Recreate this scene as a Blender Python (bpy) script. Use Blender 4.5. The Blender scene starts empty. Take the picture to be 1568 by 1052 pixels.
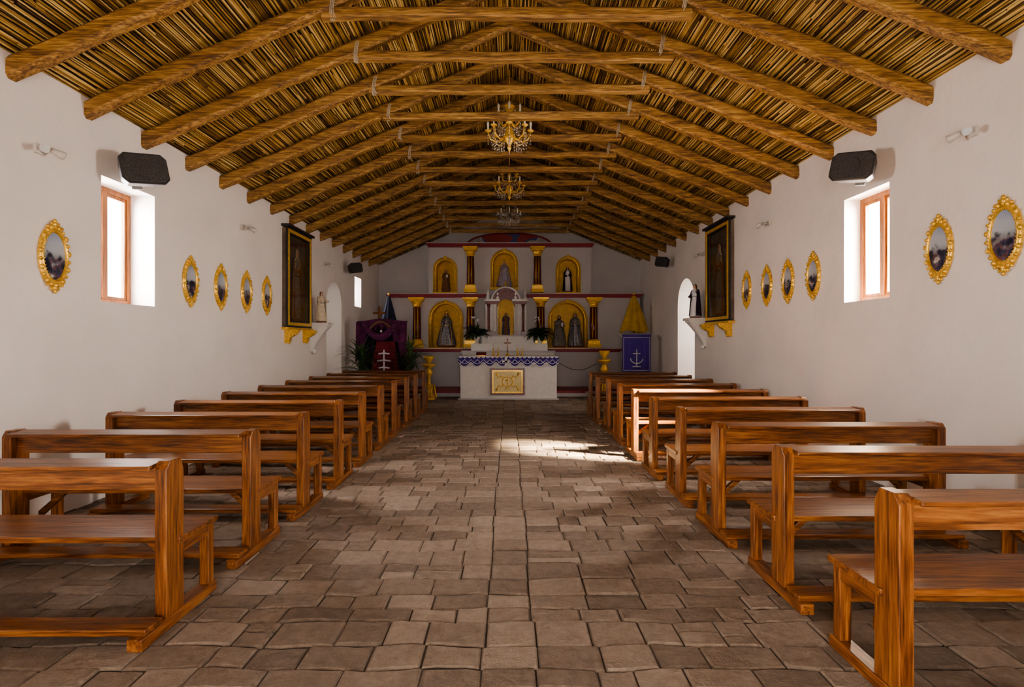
import bpy, bmesh, math, random
from mathutils import Vector, Matrix, Euler
random.seed(7)
scene = bpy.context.scene
R = random.uniform
pi = math.pi

# ------------------------------------------------------------------ materials
def newmat(name):
    m = bpy.data.materials.new(name); m.use_nodes = True
    nt = m.node_tree; b = nt.nodes['Principled BSDF']
    return m, nt, b
_c = {}
def col(name, rgb, rough=0.6, metal=0.0, var=0.12, scale=8.0, bump=0.0):
    if name in _c: return _c[name]
    m, nt, b = newmat(name)
    tc = nt.nodes.new('ShaderNodeTexCoord'); n = nt.nodes.new('ShaderNodeTexNoise')
    n.inputs['Scale'].default_value = scale; n.inputs['Detail'].default_value = 4
    nt.links.new(tc.outputs['Object'], n.inputs['Vector'])
    r = nt.nodes.new('ShaderNodeValToRGB')
    r.color_ramp.elements[0].position = .3; r.color_ramp.elements[1].position = .7
    r.color_ramp.elements[0].color = (*[max(0, c*(1-var)) for c in rgb], 1)
    r.color_ramp.elements[1].color = (*[min(1, c*(1+var)) for c in rgb], 1)
    nt.links.new(n.outputs['Fac'], r.inputs['Fac']); nt.links.new(r.outputs['Color'], b.inputs['Base Color'])
    b.inputs['Roughness'].default_value = rough; b.inputs['Metallic'].default_value = metal
    if bump:
        bp = nt.nodes.new('ShaderNodeBump'); bp.inputs['Strength'].default_value = bump; bp.inputs['Distance'].default_value = .01
        nt.links.new(n.outputs['Fac'], bp.inputs['Height']); nt.links.new(bp.outputs['Normal'], b.inputs['Normal'])
    _c[name] = m; return m

def wood(name, axis, dark, mid, light, rough=.3, s=9.0, bump=.15, world=False):
    m, nt, b = newmat(name)
    tc = nt.nodes.new('ShaderNodeTexCoord'); oi = nt.nodes.new('ShaderNodeObjectInfo')
    mu = nt.nodes.new('ShaderNodeMath'); mu.operation = 'MULTIPLY'; mu.inputs[1].default_value = 37.0
    nt.links.new(oi.outputs['Random'], mu.inputs[0])
    ad = nt.nodes.new('ShaderNodeVectorMath'); ad.operation = 'ADD'
    nt.links.new(tc.outputs['Object'], ad.inputs[0]); nt.links.new(mu.outputs[0], ad.inputs[1])
    mp = nt.nodes.new('ShaderNodeMapping')
    sc = [s, s, s]; sc['xyz'.index(axis)] = s*.07
    mp.inputs['Scale'].default_value = sc
    nt.links.new(ad.outputs[0], mp.inputs['Vector'])
    n = nt.nodes.new('ShaderNodeTexNoise'); n.inputs['Scale'].default_value = 2.2; n.inputs['Detail'].default_value = 7
    n.inputs['Roughness'].default_value = .62; n.inputs['Distortion'].default_value = .6
    nt.links.new(mp.outputs[0], n.inputs['Vector'])
    n2 = nt.nodes.new('ShaderNodeTexNoise'); n2.inputs['Scale'].default_value = 9; n2.inputs['Detail'].default_value = 5
    nt.links.new(mp.outputs[0], n2.inputs['Vector'])
    mx = nt.nodes.new('ShaderNodeMix'); mx.data_type = 'FLOAT'; mx.inputs['Factor'].default_value = .45
    nt.links.new(n.outputs['Fac'], mx.inputs['A']); nt.links.new(n2.outputs['Fac'], mx.inputs['B'])
    r = nt.nodes.new('ShaderNodeValToRGB'); e = r.color_ramp.elements
    e[0].position = .39; e[0].color = (*dark, 1); e[1].position = .63; e[1].color = (*light, 1)
    x = e.new(.5); x.color = (*mid, 1)
    nt.links.new(mx.outputs['Result'], r.inputs['Fac']); nt.links.new(r.outputs['Color'], b.inputs['Base Color'])
    b.inputs['Roughness'].default_value = rough
    bp = nt.nodes.new('ShaderNodeBump'); bp.inputs['Strength'].default_value = bump; bp.inputs['Distance'].default_value = .01
    nt.links.new(mx.outputs['Result'], bp.inputs['Height']); nt.links.new(bp.outputs['Normal'], b.inputs['Normal'])
    return m

def island(name, stops, rough, nscale, bump, stretch=None, noisemix=.5, dist=.02):
    m, nt, b = newmat(name)
    g = nt.nodes.new('ShaderNodeNewGeometry'); tc = nt.nodes.new('ShaderNodeTexCoord')
    mp = nt.nodes.new('ShaderNodeMapping'); mp.inputs['Scale'].default_value = stretch or (1, 1, 1)
    nt.links.new(tc.outputs['Object'], mp.inputs['Vector'])
    n = nt.nodes.new('ShaderNodeTexNoise'); n.inputs['Scale'].default_value = nscale; n.inputs['Detail'].default_value = 10
    n.inputs['Roughness'].default_value = .7
    nt.links.new(mp.outputs[0], n.inputs['Vector'])
    mx = nt.nodes.new('ShaderNodeMix'); mx.data_type = 'FLOAT'; mx.inputs['Factor'].default_value = noisemix
    nt.links.new(g.outputs['Random Per Island'], mx.inputs['A']); nt.links.new(n.outputs['Fac'], mx.inputs['B'])
    r = nt.nodes.new('ShaderNodeValToRGB'); e = r.color_ramp.elements
    e[0].position = stops[0][0]; e[0].color = (*stops[0][1], 1)
    e[1].position = stops[-1][0]; e[1].color = (*stops[-1][1], 1)
    for p, c in stops[1:-1]:
        q = e.new(p); q.color = (*c, 1)
    nt.links.new(mx.outputs['Result'], r.inputs['Fac']); nt.links.new(r.outputs['Color'], b.inputs['Base Color'])
    b.inputs['Roughness'].default_value = rough
    bp = nt.nodes.new('ShaderNodeBump'); bp.inputs['Strength'].default_value = bump; bp.inputs['Distance'].default_value = dist
    nt.links.new(n.outputs['Fac'], bp.inputs['Height']); nt.links.new(bp.outputs['Normal'], b.inputs['Normal'])
    return m

def plaster(name, rgb):
    m, nt, b = newmat(name)
    tc = nt.nodes.new('ShaderNodeTexCoord')
    n = nt.nodes.new('ShaderNodeTexNoise'); n.inputs['Scale'].default_value = 1.3; n.inputs['Detail'].default_value = 6
    n2 = nt.nodes.new('ShaderNodeTexNoise'); n2.inputs['Scale'].default_value = 4; n2.inputs['Detail'].default_value = 8
    nt.links.new(tc.outputs['Object'], n.inputs['Vector']); nt.links.new(tc.outputs['Object'], n2.inputs['Vector'])
    r = nt.nodes.new('ShaderNodeValToRGB'); e = r.color_ramp.elements
    e[0].position = .3; e[0].color = (*[c*.92 for c in rgb], 1); e[1].position = .65; e[1].color = (*rgb, 1)
    nt.links.new(n.outputs['Fac'], r.inputs['Fac']); nt.links.new(r.outputs['Color'], b.inputs['Base Color'])
    b.inputs['Roughness'].default_value = .85
    bp = nt.nodes.new('ShaderNodeBump'); bp.inputs['Strength'].default_value = .4; bp.inputs['Distance'].default_value = .03
    nt.links.new(n2.outputs['Fac'], bp.inputs['Height']); nt.links.new(bp.outputs['Normal'], b.inputs['Normal'])
    return m

def glass(name, tint=(1, 1, 1), gl=.08):
    m = bpy.data.materials.new(name); m.use_nodes = True; nt = m.node_tree; nt.nodes.clear()
    o = nt.nodes.new('ShaderNodeOutputMaterial'); t = nt.nodes.new('ShaderNodeBsdfTransparent'); g = nt.nodes.new('ShaderNodeBsdfGlossy')
    t.inputs[0].default_value = (*tint, 1); g.inputs['Roughness'].default_value = .08
    mx = nt.nodes.new('ShaderNodeMixShader'); mx.inputs[0].default_value = gl
    nt.links.new(t.outputs[0], mx.inputs[1]); nt.links.new(g.outputs[0], mx.inputs[2]); nt.links.new(mx.outputs[0], o.inputs[0])
    return m

def painting(name):
    m, nt, b = newmat(name)
    tc = nt.nodes.new('ShaderNodeTexCoord'); sp = nt.nodes.new('ShaderNodeSeparateXYZ'); nt.links.new(tc.outputs['Object'], sp.inputs[0])
    oi = nt.nodes.new('ShaderNodeObjectInfo')
    n = nt.nodes.new('ShaderNodeTexNoise'); n.noise_dimensions = '4D'; n.inputs['Scale'].default_value = 16; n.inputs['Detail'].default_value = 4
    mu = nt.nodes.new('ShaderNodeMath'); mu.operation = 'MULTIPLY'; mu.inputs[1].default_value = 50
    nt.links.new(oi.outputs['Random'], mu.inputs[0]); nt.links.new(mu.outputs[0], n.inputs['W']); nt.links.new(tc.outputs['Object'], n.inputs['Vector'])
    mr = nt.nodes.new('ShaderNodeMapRange'); mr.inputs['From Min'].default_value = -.2; mr.inputs['From Max'].default_value = .2
    nt.links.new(sp.outputs['Z'], mr.inputs['Value'])
    sky = nt.nodes.new('ShaderNodeValToRGB'); e = sky.color_ramp.elements
    e[0].position = .0; e[0].color = (.06, .04, .03, 1); e[1].position = 1; e[1].color = (.24, .30, .45, 1)
    q = e.new(.35); q.color = (.10, .09, .09, 1); q = e.new(.6); q.color = (.42, .45, .50, 1); q = e.new(.8); q.color = (.40, .44, .52, 1)
    nt.links.new(mr.outputs[0], sky.inputs['Fac'])
    fg = nt.nodes.new('ShaderNodeValToRGB'); e = fg.color_ramp.elements
    e[0].position = .40; e[0].color = (.015, .015, .03, 1); e[1].position = .66; e[1].color = (.55, .48, .40, 1)
    q = e.new(.49); q.color = (.05, .06, .12, 1); q = e.new(.53); q.color = (.16, .05, .03, 1); q = e.new(.58); q.color = (.10, .13, .2, 1)
    nt.links.new(n.outputs['Fac'], fg.inputs['Fac'])
    ma = nt.nodes.new('ShaderNodeMath'); ma.operation = 'MULTIPLY_ADD'; ma.inputs[1].default_value = .8
    nt.links.new(n.outputs['Fac'], ma.inputs[0]); nt.links.new(mr.outputs[0], ma.inputs[2])
    mk = nt.nodes.new('ShaderNodeMapRange'); mk.inputs['From Min'].default_value = .92; mk.inputs['From Max'].default_value = .82
    nt.links.new(ma.outputs[0], mk.inputs['Value'])
    mx = nt.nodes.new('ShaderNodeMix'); mx.data_type = 'RGBA'
    nt.links.new(mk.outputs[0], mx.inputs['Factor']); nt.links.new(sky.outputs[0], mx.inputs['A']); nt.links.new(fg.outputs[0], mx.inputs['B'])
    nt.links.new(mx.outputs['Result'], b.inputs['Base Color']); b.inputs['Roughness'].default_value = .3
    return m

PD, PM, PL = (.060, .018, .005), (.20, .068, .017), (.36, .150, .042)
pw_x = wood('pew_wood_x', 'x', PD, PM, PL, .3)
pw_y = wood('pew_wood_y', 'y', PD, PM, PL, .35)
pw_z = wood('pew_wood_z', 'z', PD, PM, PL, .33)
rf_w = wood('rafter_wood', 'x', (.085, .037, .010), (.26, .135, .036), (.50, .30, .095), .65, 11, .9)
win_w = wood('window_wood', 'z', (.12, .038, .008), (.22, .075, .015), (.32, .12, .03), .5)
m_reed = island('reed_cane', [(.15, (.06, .028, .008)), (.4, (.25, .138, .034)), (.6, (.48, .30, .085)), (.85, (.76, .54, .22))], .5, 6, .2, (1, 1, 1), .35)
m_tile = island('floor_stone', [(.3, (.165, .118, .085)), (.5, (.275, .205, .155)), (.7, (.39, .305, .24))], .5, 14, 1.0, (1, 1, 1), .68, .035)
m_grout = col('grout', (.09, .066, .05), .95, 0, .4, 12, .5)
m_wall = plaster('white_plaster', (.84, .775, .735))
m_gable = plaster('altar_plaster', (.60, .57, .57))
m_mud = col('roof_mud', (.06, .034, .016), .9)
gold = col('gilt', (.80, .50, .10), .33, .5, .25, 30, .3)
goldp = col('gold_paint', (.70, .42, .055), .45, .1, .15, 10)
red = col('red_trim', (.26, .018, .03), .5)
maroon = col('maroon_marble', (.15, .025, .02), .3, 0, .5, 12)
white = col('white_paint', (.78, .745, .715), .5, 0, .05)
black = col('black_plastic', (.02, .018, .02), .5, 0, .3, 60)
rope = col('rope', (.45, .38, .28), .9)
m_glass = glass('window_glass', (1, 1, 1), .05)
m_cglass = glass('case_glass', (.75, .7, .62), .15)
m_paint = painting('station_painting')
crystal = glass('crystal', (.95, .9, .8), .45)
purple = col('purple_cloth', (.055, .022, .26), .7, 0, .25, 20)
lace = col('lace', (.8, .77, .8), .8, 0, .05)
yellow = col('yellow_cloth', (.55, .34, .03), .7, 0, .15, 6)
blackc = col('black_velvet', (.022, .010, .028), .9, 0, .4, 10)
plumc = col('plum_velvet', (.11, .016, .075), .85, 0, .4, 8)
redc = col('red_velvet', (.16, .012, .02), .85, 0, .3, 10)
green = col('leaf_green', (.06, .11, .035), .45, 0, .4, 20)
terra = col('pot_clay', (.2, .09, .05), .7)
skin = col('painted_skin', (.58, .36, .25), .5)
hairm = col('painted_hair', (.05, .025, .012), .6)

# ------------------------------------------------------------------ mesh builder
class MB:
    def __init__(s): s.v = []; s.f = []; s.mi = []; s.sm = []; s.mats = []; s.M = Matrix.Identity(4)
    def idx(s, m):
        if m not in s.mats: s.mats.append(m)
        return s.mats.index(m)
    def add(s, vs, fs, mat, smooth=False):
        o = len(s.v); s.v += [s.M @ Vector(v) for v in vs]; i = s.idx(mat)
        for f in fs: s.f.append([a+o for a in f]); s.mi.append(i); s.sm.append(smooth)
    def box(s, x0, x1, y0, y1, z0, z1, mat):
        vs = [(x, y, z) for x in (x0, x1) for y in (y0, y1) for z in (z0, z1)]
        s.add(vs, [(0, 1, 3, 2), (4, 6, 7, 5), (0, 4, 5, 1), (2, 3, 7, 6), (0, 2, 6, 4), (1, 5, 7, 3)], mat)
    def prism(s, poly, axis, a0, a1, mat, smooth=False):
        def P(a, p): return (a, p[0], p[1]) if axis == 'x' else ((p[0], a, p[1]) if axis == 'y' else (p[0], p[1], a))
        n = len(poly); vs = [P(a0, p) for p in poly]+[P(a1, p) for p in poly]
        s.add(vs, [list(range(n))[::-1], list(range(n, 2*n))], mat)
        s.add(vs, [(i, (i+1) % n, (i+1) % n+n, i+n) for i in range(n)], mat, smooth)
    def tube(s, pts, rad, n, mat, smooth=True, cap=True, flat=1.0):
        pts = [Vector(p) for p in pts]; k = len(pts)
        if not isinstance(rad, (list, tuple)): rad = [rad]*k
        vs = []; prev = None
        for i, p in enumerate(pts):
            t = (pts[min(i+1, k-1)]-pts[max(i-1, 0)]).normalized()
            if prev is None:
                up = Vector((0, 0, 1)) if abs(t.z) < .9 else Vector((1, 0, 0))
                a = t.cross(up).normalized()
            else:
                a = (prev-t*prev.dot(t)).normalized()
            b = t.cross(a); prev = a
            for j in range(n):
                th = 2*pi*j/n; vs.append(p+(a*math.cos(th)+b*math.sin(th)*flat)*rad[i])
        fs = [(i*n+j, i*n+(j+1) % n, (i+1)*n+(j+1) % n, (i+1)*n+j) for i in range(k-1) for j in range(n)]
        s.add(vs, fs, mat, smooth)
        if cap: s.add(vs, [list(range(n))[::-1], list(range((k-1)*n, k*n))], mat)
    def lathe(s, prof, o, n, mat, smooth=True, sy=1.0, f=None):
        o = Vector(o); vs = []; k = len(prof)
        for r, z in prof:
            for j in range(n):
                th = 2*pi*j/n; q = r*(f(th, z) if f else 1)
                vs.append(o+Vector((q*math.cos(th), q*math.sin(th)*sy, z)))
        fs = [(i*n+j, i*n+(j+1) % n, (i+1)*n+(j+1) % n, (i+1)*n+j) for i in range(k-1) for j in range(n)]
        fs += [list(range(n))[::-1], list(range((k-1)*n, k*n))]
        s.add(vs, fs, mat, smooth)
    def ball(s, c, r, mat, nu=10, nv=7):
        if not isinstance(r, (list, tuple)): r = (r, r, r)
        vs = []; c = Vector(c)
        for i in range(nv+1):
            ph = pi*i/nv
            for j in range(nu):
                th = 2*pi*j/nu
                vs.append(c+Vector((r[0]*math.sin(ph)*math.cos(th), r[1]*math.sin(ph)*math.sin(th), -r[2]*math.cos(ph))))
        s.add(vs, [(i*nu+j, i*nu+(j+1) % nu, (i+1)*nu+(j+1) % nu, (i+1)*nu+j) for i in range(nv) for j in range(nu)], mat, True)
    def shell(s, rows, mat, smooth=True):
        n = len(rows[0]); vs = [p for r in rows for p in r]
        s.add(vs, [(i*n+j, i*n+j+1, (i+1)*n+j+1, (i+1)*n+j) for i in range(len(rows)-1) for j in range(n-1)], mat, smooth)
    def mesh(s, name, recalc=True):
        me = bpy.data.meshes.new(name); me.from_pydata([tuple(v) for v in s.v], [], s.f)
        for m in s.mats: me.materials.append(m)
        me.polygons.foreach_set('material_index', s.mi); me.polygons.foreach_set('use_smooth', s.sm); me.update()
        if recalc:
            bm = bmesh.new(); bm.from_mesh(me); bmesh.ops.remove_doubles(bm, verts=bm.verts, dist=1e-5)
            bmesh.ops.recalc_face_normals(bm, faces=bm.faces); bm.to_mesh(me); bm.free()
        return me
    def obj(s, name, loc=(0, 0, 0), rot=(0, 0, 0), bevel=0, recalc=True):
        o = bpy.data.objects.new(name, s.mesh(name, recalc)); scene.collection.objects.link(o)
        o.location = loc; o.rotation_euler = rot
        if bevel: addbevel(o, bevel)
        return o
def addbevel(o, w):
    b = o.modifiers.new('bevel', 'BEVEL'); b.width = w; b.segments = 2; b.limit_method = 'ANGLE'; b.angle_limit = .6
def inst(name, me, loc, rot=(0, 0, 0), bevel=0, scale=None):
    o = bpy.data.objects.new(name, me); scene.collection.objects.link(o); o.location = loc; o.rotation_euler = rot
    if scale: o.scale = scale
    if bevel: addbevel(o, bevel)
    return o
def cut(o, cutters):
    for c in cutters:
        md = o.modifiers.new('b', 'BOOLEAN'); md.operation = 'DIFFERENCE'; md.solver = 'EXACT'; md.object = c
    bpy.context.view_layer.update()
    dg = bpy.context.evaluated_depsgraph_get()
    me = bpy.data.meshes.new_from_object(o.evaluated_get(dg)); o.modifiers.clear(); o.data = me
    for c in cutters: bpy.data.objects.remove(c)
def arch(c, w, z0, z1, n=16):
    r = w/2; zs = z1-r
    return [(c-r, z0), (c+r, z0)]+[(c+r*math.cos(pi*i/n), zs+r*math.sin(pi*i/n)) for i in range(n+1)]
def boxcut(*a):
    b = MB(); b.box(*a, m_wall); return b.obj('c')
def archcut(poly, axis, a0, a1):
    b = MB(); b.prism(poly, axis, a0, a1, m_wall); return b.obj('c')

# ------------------------------------------------------------------ room dimensions
W = 4.0; Y0, Y1 = -1.6, 17.0
ZL, ZR, ZA = 3.66, 3.80, 5.42       # rafter underside at left wall, right wall, apex
SL, SR = (ZA-ZL)/W, (ZA-ZR)/W
def zr(x): return ZA+SL*x if x < 0 else ZA-SR*x   # rafter underside

# floor
b = MB()
b.box(-6.6, 6.6, Y0-.3, Y1+.3, -.12, -.012, m_grout)
y = Y0
def wob(x, k): return .012*math.sin(x*5.1+k*1.7)+.008*math.sin(x*11.3+k*.9)
row = 0
while y < Y1-.02:
    d = min(random.choice([R(.15, .19), R(.18, .23), R(.22, .27)]), Y1-y)
    xs = [-.13+R(-.012, .012), .13+R(-.012, .012)]
    a = xs[0]
    while a > -4: a -= R(.17, .38); xs.insert(0, max(a, -4.0))
    a = xs[-1]
    while a < 4: a += R(.17, .38); xs.append(min(a, 4.0))
    for i in range(len(xs)-1):
        x0, x1 = xs[i], xs[i+1]
        if x1-x0 < .03: continue
        h0 = R(-.005, .005)
        parts = [(y, y+d)]
        if d > .22 and random.random() < .12: q = y+d*R(.4, .6); parts = [(y, q), (q, y+d)]
        for ya, yb in parts:
            g = R(.002, .006); c = R(.006, .013)
            wa = (lambda xx: wob(xx, row)) if ya == y else (lambda xx: 0)
            wb = (lambda xx: wob(xx, row+1)) if yb == y+d else (lambda xx: 0)
            m = 4; lo = []
            for t in range(m+1):
                xx = x0+g+(x1-x0-2*g)*t/m; lo.append((xx, ya+g+wa(xx)+R(-.006, .006)))
            for t in range(m+1):
                xx = x1-g-(x1-x0-2*g)*t/m; lo.append((xx, yb-g+wb(xx)+R(-.006, .006)))
            n = len(lo); cx, cy = (x0+x1)/2, (ya+yb)/2; wx, wy = (x1-x0)/2, (yb-ya)/2
            tx, ty = R(-.015, .015), R(-.02, .02)
            def H(p): return h0+(p[0]-cx)*tx+(p[1]-cy)*ty
            inn = [(cx+(p[0]-cx)*(1-c/wx), cy+(p[1]-cy)*(1-c/wy)) for p in lo]
            vs = [(p[0], p[1], -.03) for p in lo]+[(p[0], p[1], H(p)-.007-R(0, .004)) for p in lo]+[(p[0], p[1], H(p)) for p in inn]
            fs = []
            for k in range(n):
                q = (k+1) % n; fs += [(k, q, q+n, k+n), (k+n, q+n, q+2*n, k+2*n)]
            fs.append(tuple(range(2*n, 3*n)))
            b.add(vs, fs, m_tile)
    y += d; row += 1
b.obj('floor', recalc=False)

# side walls
b = MB(); b.box(-W-.45, -W, Y0-.3, Y1+.3, -.1, ZL+.2, m_wall); wl = b.obj('wall_left')
cut(wl, [boxcut(-5, -3.5, 5.44, 6.26, 1.93, 3.17), boxcut(-5, -3.5, 14.35, 14.98, 2.43, 3.2),
         archcut(arch(12.68, 1.1, -.01, 2.88), 'x', -4.9, -3.5)])
b = MB(); b.box(W, W+.45, Y0-.3, Y1+.3, -.1, ZR+.2, m_wall); wr = b.obj('wall_right')
cut(wr, [boxcut(3.5, 5, 5.84, 6.63, 2.0, 3.22), archcut(arch(12.58, 1.2, -.01, 2.95), 'x', 3.5, 4.9)])
# boxes added behind the arched openings to block outside sun and sky
for s in (-1, 1):
    b = MB(); a, c = sorted((s*4.45, s*6.4))
    b.box(a, c, 11.4, 11.5, -.1, 3.3, m_wall); b.box(a, c, 13.9, 14.0, -.1, 3.3, m_wall); b.box(a, c, 11.4, 14.0, 3.3, 3.4, m_wall)
    a, c = sorted((s*6.4, s*6.5)); b.box(a, c, 11.4, 14.0, -.1, 3.4, m_wall)
    b.obj('light_block_wall_'+('left' if s < 0 else 'right'))
b = MB()
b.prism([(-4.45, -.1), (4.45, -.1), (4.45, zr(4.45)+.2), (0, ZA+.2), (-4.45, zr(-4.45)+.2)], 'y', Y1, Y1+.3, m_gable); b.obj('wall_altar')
b = MB()
b.prism([(-4.45, -.1), (4.45, -.1), (4.45, zr(4.45)+.2), (0, ZA+.2), (-4.45, zr(-4.45)+.2)], 'y', Y0-.3, Y0, m_wall); we = b.obj('wall_entrance')
cut(we, [archcut([(-1.1, -.02), (1.1, -.02), (1.1, 2.7), (-1.1, 2.7)], 'y', Y0-.6, Y0+.3)])
# ceiling: roof slab + reed mat
b = MB(); o1 = .215
b.add([(-4.6, Y0-.4, zr(-4.6)+o1), (0, Y0-.4, ZA+o1), (4.6, Y0-.4, zr(4.6)+o1), (-4.6, Y1+.4, zr(-4.6)+o1), (0, Y1+.4, ZA+o1), (4.6, Y1+.4, zr(4.6)+o1),
       (-4.6, Y0-.4, zr(-4.6)+.35), (0, Y0-.4, ZA+.35), (4.6, Y0-.4, zr(4.6)+.35), (-4.6, Y1+.4, zr(-4.6)+.35), (0, Y1+.4, ZA+.35), (4.6, Y1+.4, zr(4.6)+.35)],
      [(0, 3, 4, 1), (1, 4, 5, 2), (6, 7, 10, 9), (7, 8, 11, 10), (0, 1, 7, 6), (1, 2, 8, 7), (3, 9, 10, 4), (4, 10, 11, 5), (0, 6, 9, 3), (2, 5, 11, 8)], m_mud)
b.obj('ceiling')
b = MB()
for sgn, S in ((-1, SL), (1, SR)):
    L = W*math.sqrt(1+S*S); ct = 1/math.sqrt(1+S*S); st = S*ct
    u = .01
    while u < L:
        r = R(.006, .011)
        y = 1.0+R(0, 2)
        while y < Y1:
            ln = R(.8, 2.6); y2 = min(y+ln, Y1)
            du = R(-.016, .016); dn = R(-.006, .010); k = 4; pts = []
            for i in range(k):
                t = i/(k-1); uu = min(max(u+du*t+R(-.003, .003), .0), L); nn = .195+dn+R(-.003, .003)-(.02 if random.random() < .03 else 0)
                pts.append((sgn*(uu*ct), y+(y2-y)*t, ZA-uu*st+nn))
            b.tube(pts, r, 5, m_reed, True, False)
            y = y2+R(-.03, .03)
        u += r*1.95
b.obj('ceiling_reed_mat', recalc=False)

# trusses
def beam(b, p0, p1, w, h, mat, segs=14, jit=.009):
    p0 = Vector(p0); p1 = Vector(p1); t = (p1-p0).normalized(); a = Vector((0, 1, 0)); up = t.cross(a).normalized()
    if up.z < 0: up = -up
    prof = [(-.5, .33), (-.33, .5), (.33, .5), (.5, .33), (.5, -.33), (.33, -.5), (-.33, -.5), (-.5, -.33)]
    vs = []
    for i in range(segs+1):
        c = p0.lerp(p1, i/segs)+a*R(-jit, jit)+up*R(-jit, jit)*.7; ww = w*R(.88, 1.1); hh = h*R(.92, 1.08)
        for q in prof: vs.append(c+a*q[0]*ww+up*q[1]*hh+Vector((0, R(-.005, .005), R(-.005, .005))))
    n = 8
    fs = [(i*n+j, i*n+(j+1) % n, (i+1)*n+(j+1) % n, (i+1)*n+j) for i in range(segs) for j in range(n)]
    fs += [list(range(n)), list(range(segs*n, segs*n+n))[::-1]]
    b.add(vs, fs, mat)
for k in range(-4, 15):
    y = 4.47+.81*k
    b = MB(); h = .15
    beam(b, (-W-.04, y, zr(-W-.04)+h/2), (.06, y, ZA+h/2+.02), .115, h, rf_w)
    beam(b, (W+.04, y, zr(W+.04)+h/2), (-.06, y, ZA+h/2+.01), .115, h, rf_w)
    zt = 4.66+R(-.012, .012)
    beam(b, (-1.76+R(-.05, .05), y-.0, zt+R(-.01, .01)), (1.74+R(-.05, .05), y, zt+R(-.01, .01)), .11, .10, rf_w, 9)
    for sx in (-1, 1):
        x = sx*1.66; zc = zr(x)+.01
        for q in range(3):
            ring = []
            for i in range(13):
                th = 2*pi*i/12; ring.append((x+.015*(q-1)+.02*math.sin(th), y+.078*math.cos(th), zc+.02+.125*math.sin(th)))
            b.tube(ring, .006, 5, rope)
        b.tube([(x, y-.08, zc-.04), (x-.02*sx, y-.10, zc-.10), (x-.035*sx, y-.09, zc-.13)], [.008, .007, .003], 5, rope)
    b.obj('roof_truss')

# ------------------------------------------------------------------ pews
PLn = 1.78
b = MB(); hl = PLn/2; T = .065
for sx in (-1, 1):
    xa, xb = sorted((sx*hl, sx*(hl-T)))
    b.prism([(-.03, .06), (.13, .06), (.13, .835), (.10, .90), (.0, .90), (-.03, .86)], 'x', xa, xb, pw_z)
    b.box(xa-.006, xb+.006, -.24, .47, 0, .062, pw_y)
    b.box(xa+.003, xb-.003, .39, .45, .06, .428, pw_z)
    b.box(xa+.006, xb-.006, .12, .40, .36, .428, pw_y)
    xi = sx*(hl-T)
    b.prism([(xi, .20), (xi, .26), (xi-sx*.2, .43), (xi-sx*.25, .43)], 'y', .2, .24, pw_x)
b.box(-hl-.012, hl+.012, .07, .475, .428, .462, pw_x)
b.box(-hl+T, hl-T, .40, .425, .37, .428, pw_x)
b.box(-hl-.004, hl+.004, -.21, -.07, .062, .095, pw_x)
b.prism([(-.075, .862), (-.075, .884), (.085, .897), (.085, .872)], 'x', -hl+T-.001, hl-T+.001, pw_x)
b.prism([(.02, .735), (.055, .735), (.06, .872), (.025, .868)], 'x', -hl+T-.001, hl-T+.001, pw_x)
pm = b.mesh('wooden_pew')
for k in range(10):
    inst('wooden_pew', pm, (-1.83-hl+R(-.015, .015), 2.96+1.0*k+.03, 0), (0, 0, R(-.006, .006)), .005)
for k in range(10):
    inst('wooden_pew', pm, (1.64+hl+R(-.015, .015), 2.36+1.0*k, 0), (0, 0, R(-.006, .006)), .005)

# ------------------------------------------------------------------ windows
def window(name, x, y0, y1, z0, z1):
    b = MB(); t = .03; f = .055; ym = (y0+y1)/2
    for (a, c) in ((y0, y0+f), (y1-f, y1)): b.box(x-t, x+t, a, c, z0, z1, win_w)
    for (a, c) in ((z0, z0+f), (z1-f, z1)): b.box(x-t, x+t, y0+f, y1-f, a, c, win_w)
    b.box(x-t-.008, x+t+.008, ym-.035, ym+.035, z0+f, z1-f, win_w)
    for a, c in ((y0+f, ym-.035), (ym+.035, y1-f)):
        b.box(x-.018, x+.018, a, a+.03, z0+f, z1-f, win_w); b.box(x-.018, x+.018, c-.03, c, z0+f, z1-f, win_w)
        b.box(x-.018, x+.018, a+.03, c-.03, z0+f, z0+f+.035, win_w); b.box(x-.018, x+.018, a+.03, c-.03, z1-f-.035, z1-f, win_w)
        b.add([(x, a+.03, z0+f+.03), (x, c-.03, z0+f+.03), (x, c-.03, z1-f-.03), (x, a+.03, z1-f-.03)], [(0, 1, 2, 3)], m_glass)
    b.obj(name, bevel=.003)
window('window_1', -4.30, 5.44, 6.26, 1.93, 3.17)
window('window_2', 4.22, 5.84, 6.63, 2.0, 3.22)
window('window_3', -4.32, 14.35, 14.98, 2.43, 3.2)

# ------------------------------------------------------------------ medallions (stations of the cross)
b = MB(); a0, c0 = .122, .205
def ell(t, k=1.0, x=0): return (x, a0*k*math.cos(t), c0*k*math.sin(t))
N = 40
b.add([(.012, 0, 0)]+[(.012, ell(2*pi*i/N)[1], ell(2*pi*i/N)[2]) for i in range(N)], [(0, i+1, (i+1) % N+1) for i in range(N)], m_paint)
rows = []
for k, x in ((1.0, .010), (1.02, .03), (1.1, .036), (1.2, .028), (1.3, .018), (1.32, .0)):
    rows.append([ell(2*pi*i/N, k, x) for i in range(N+1)])
b.shell(rows, gold)
for i in range(22):
    t = 2*pi*(i+.5)/22; r = .017 if i % 2 else .024
    p = ell(t, 1.25, .024); b.ball(p, (r*.8, r*(1.25 if i % 2 else .9), r), gold, 8, 5)
for i in range(44):
    t = 2*pi*i/44; b.ball(ell(t, 1.05, .036), .006, gold, 5, 4)
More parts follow.
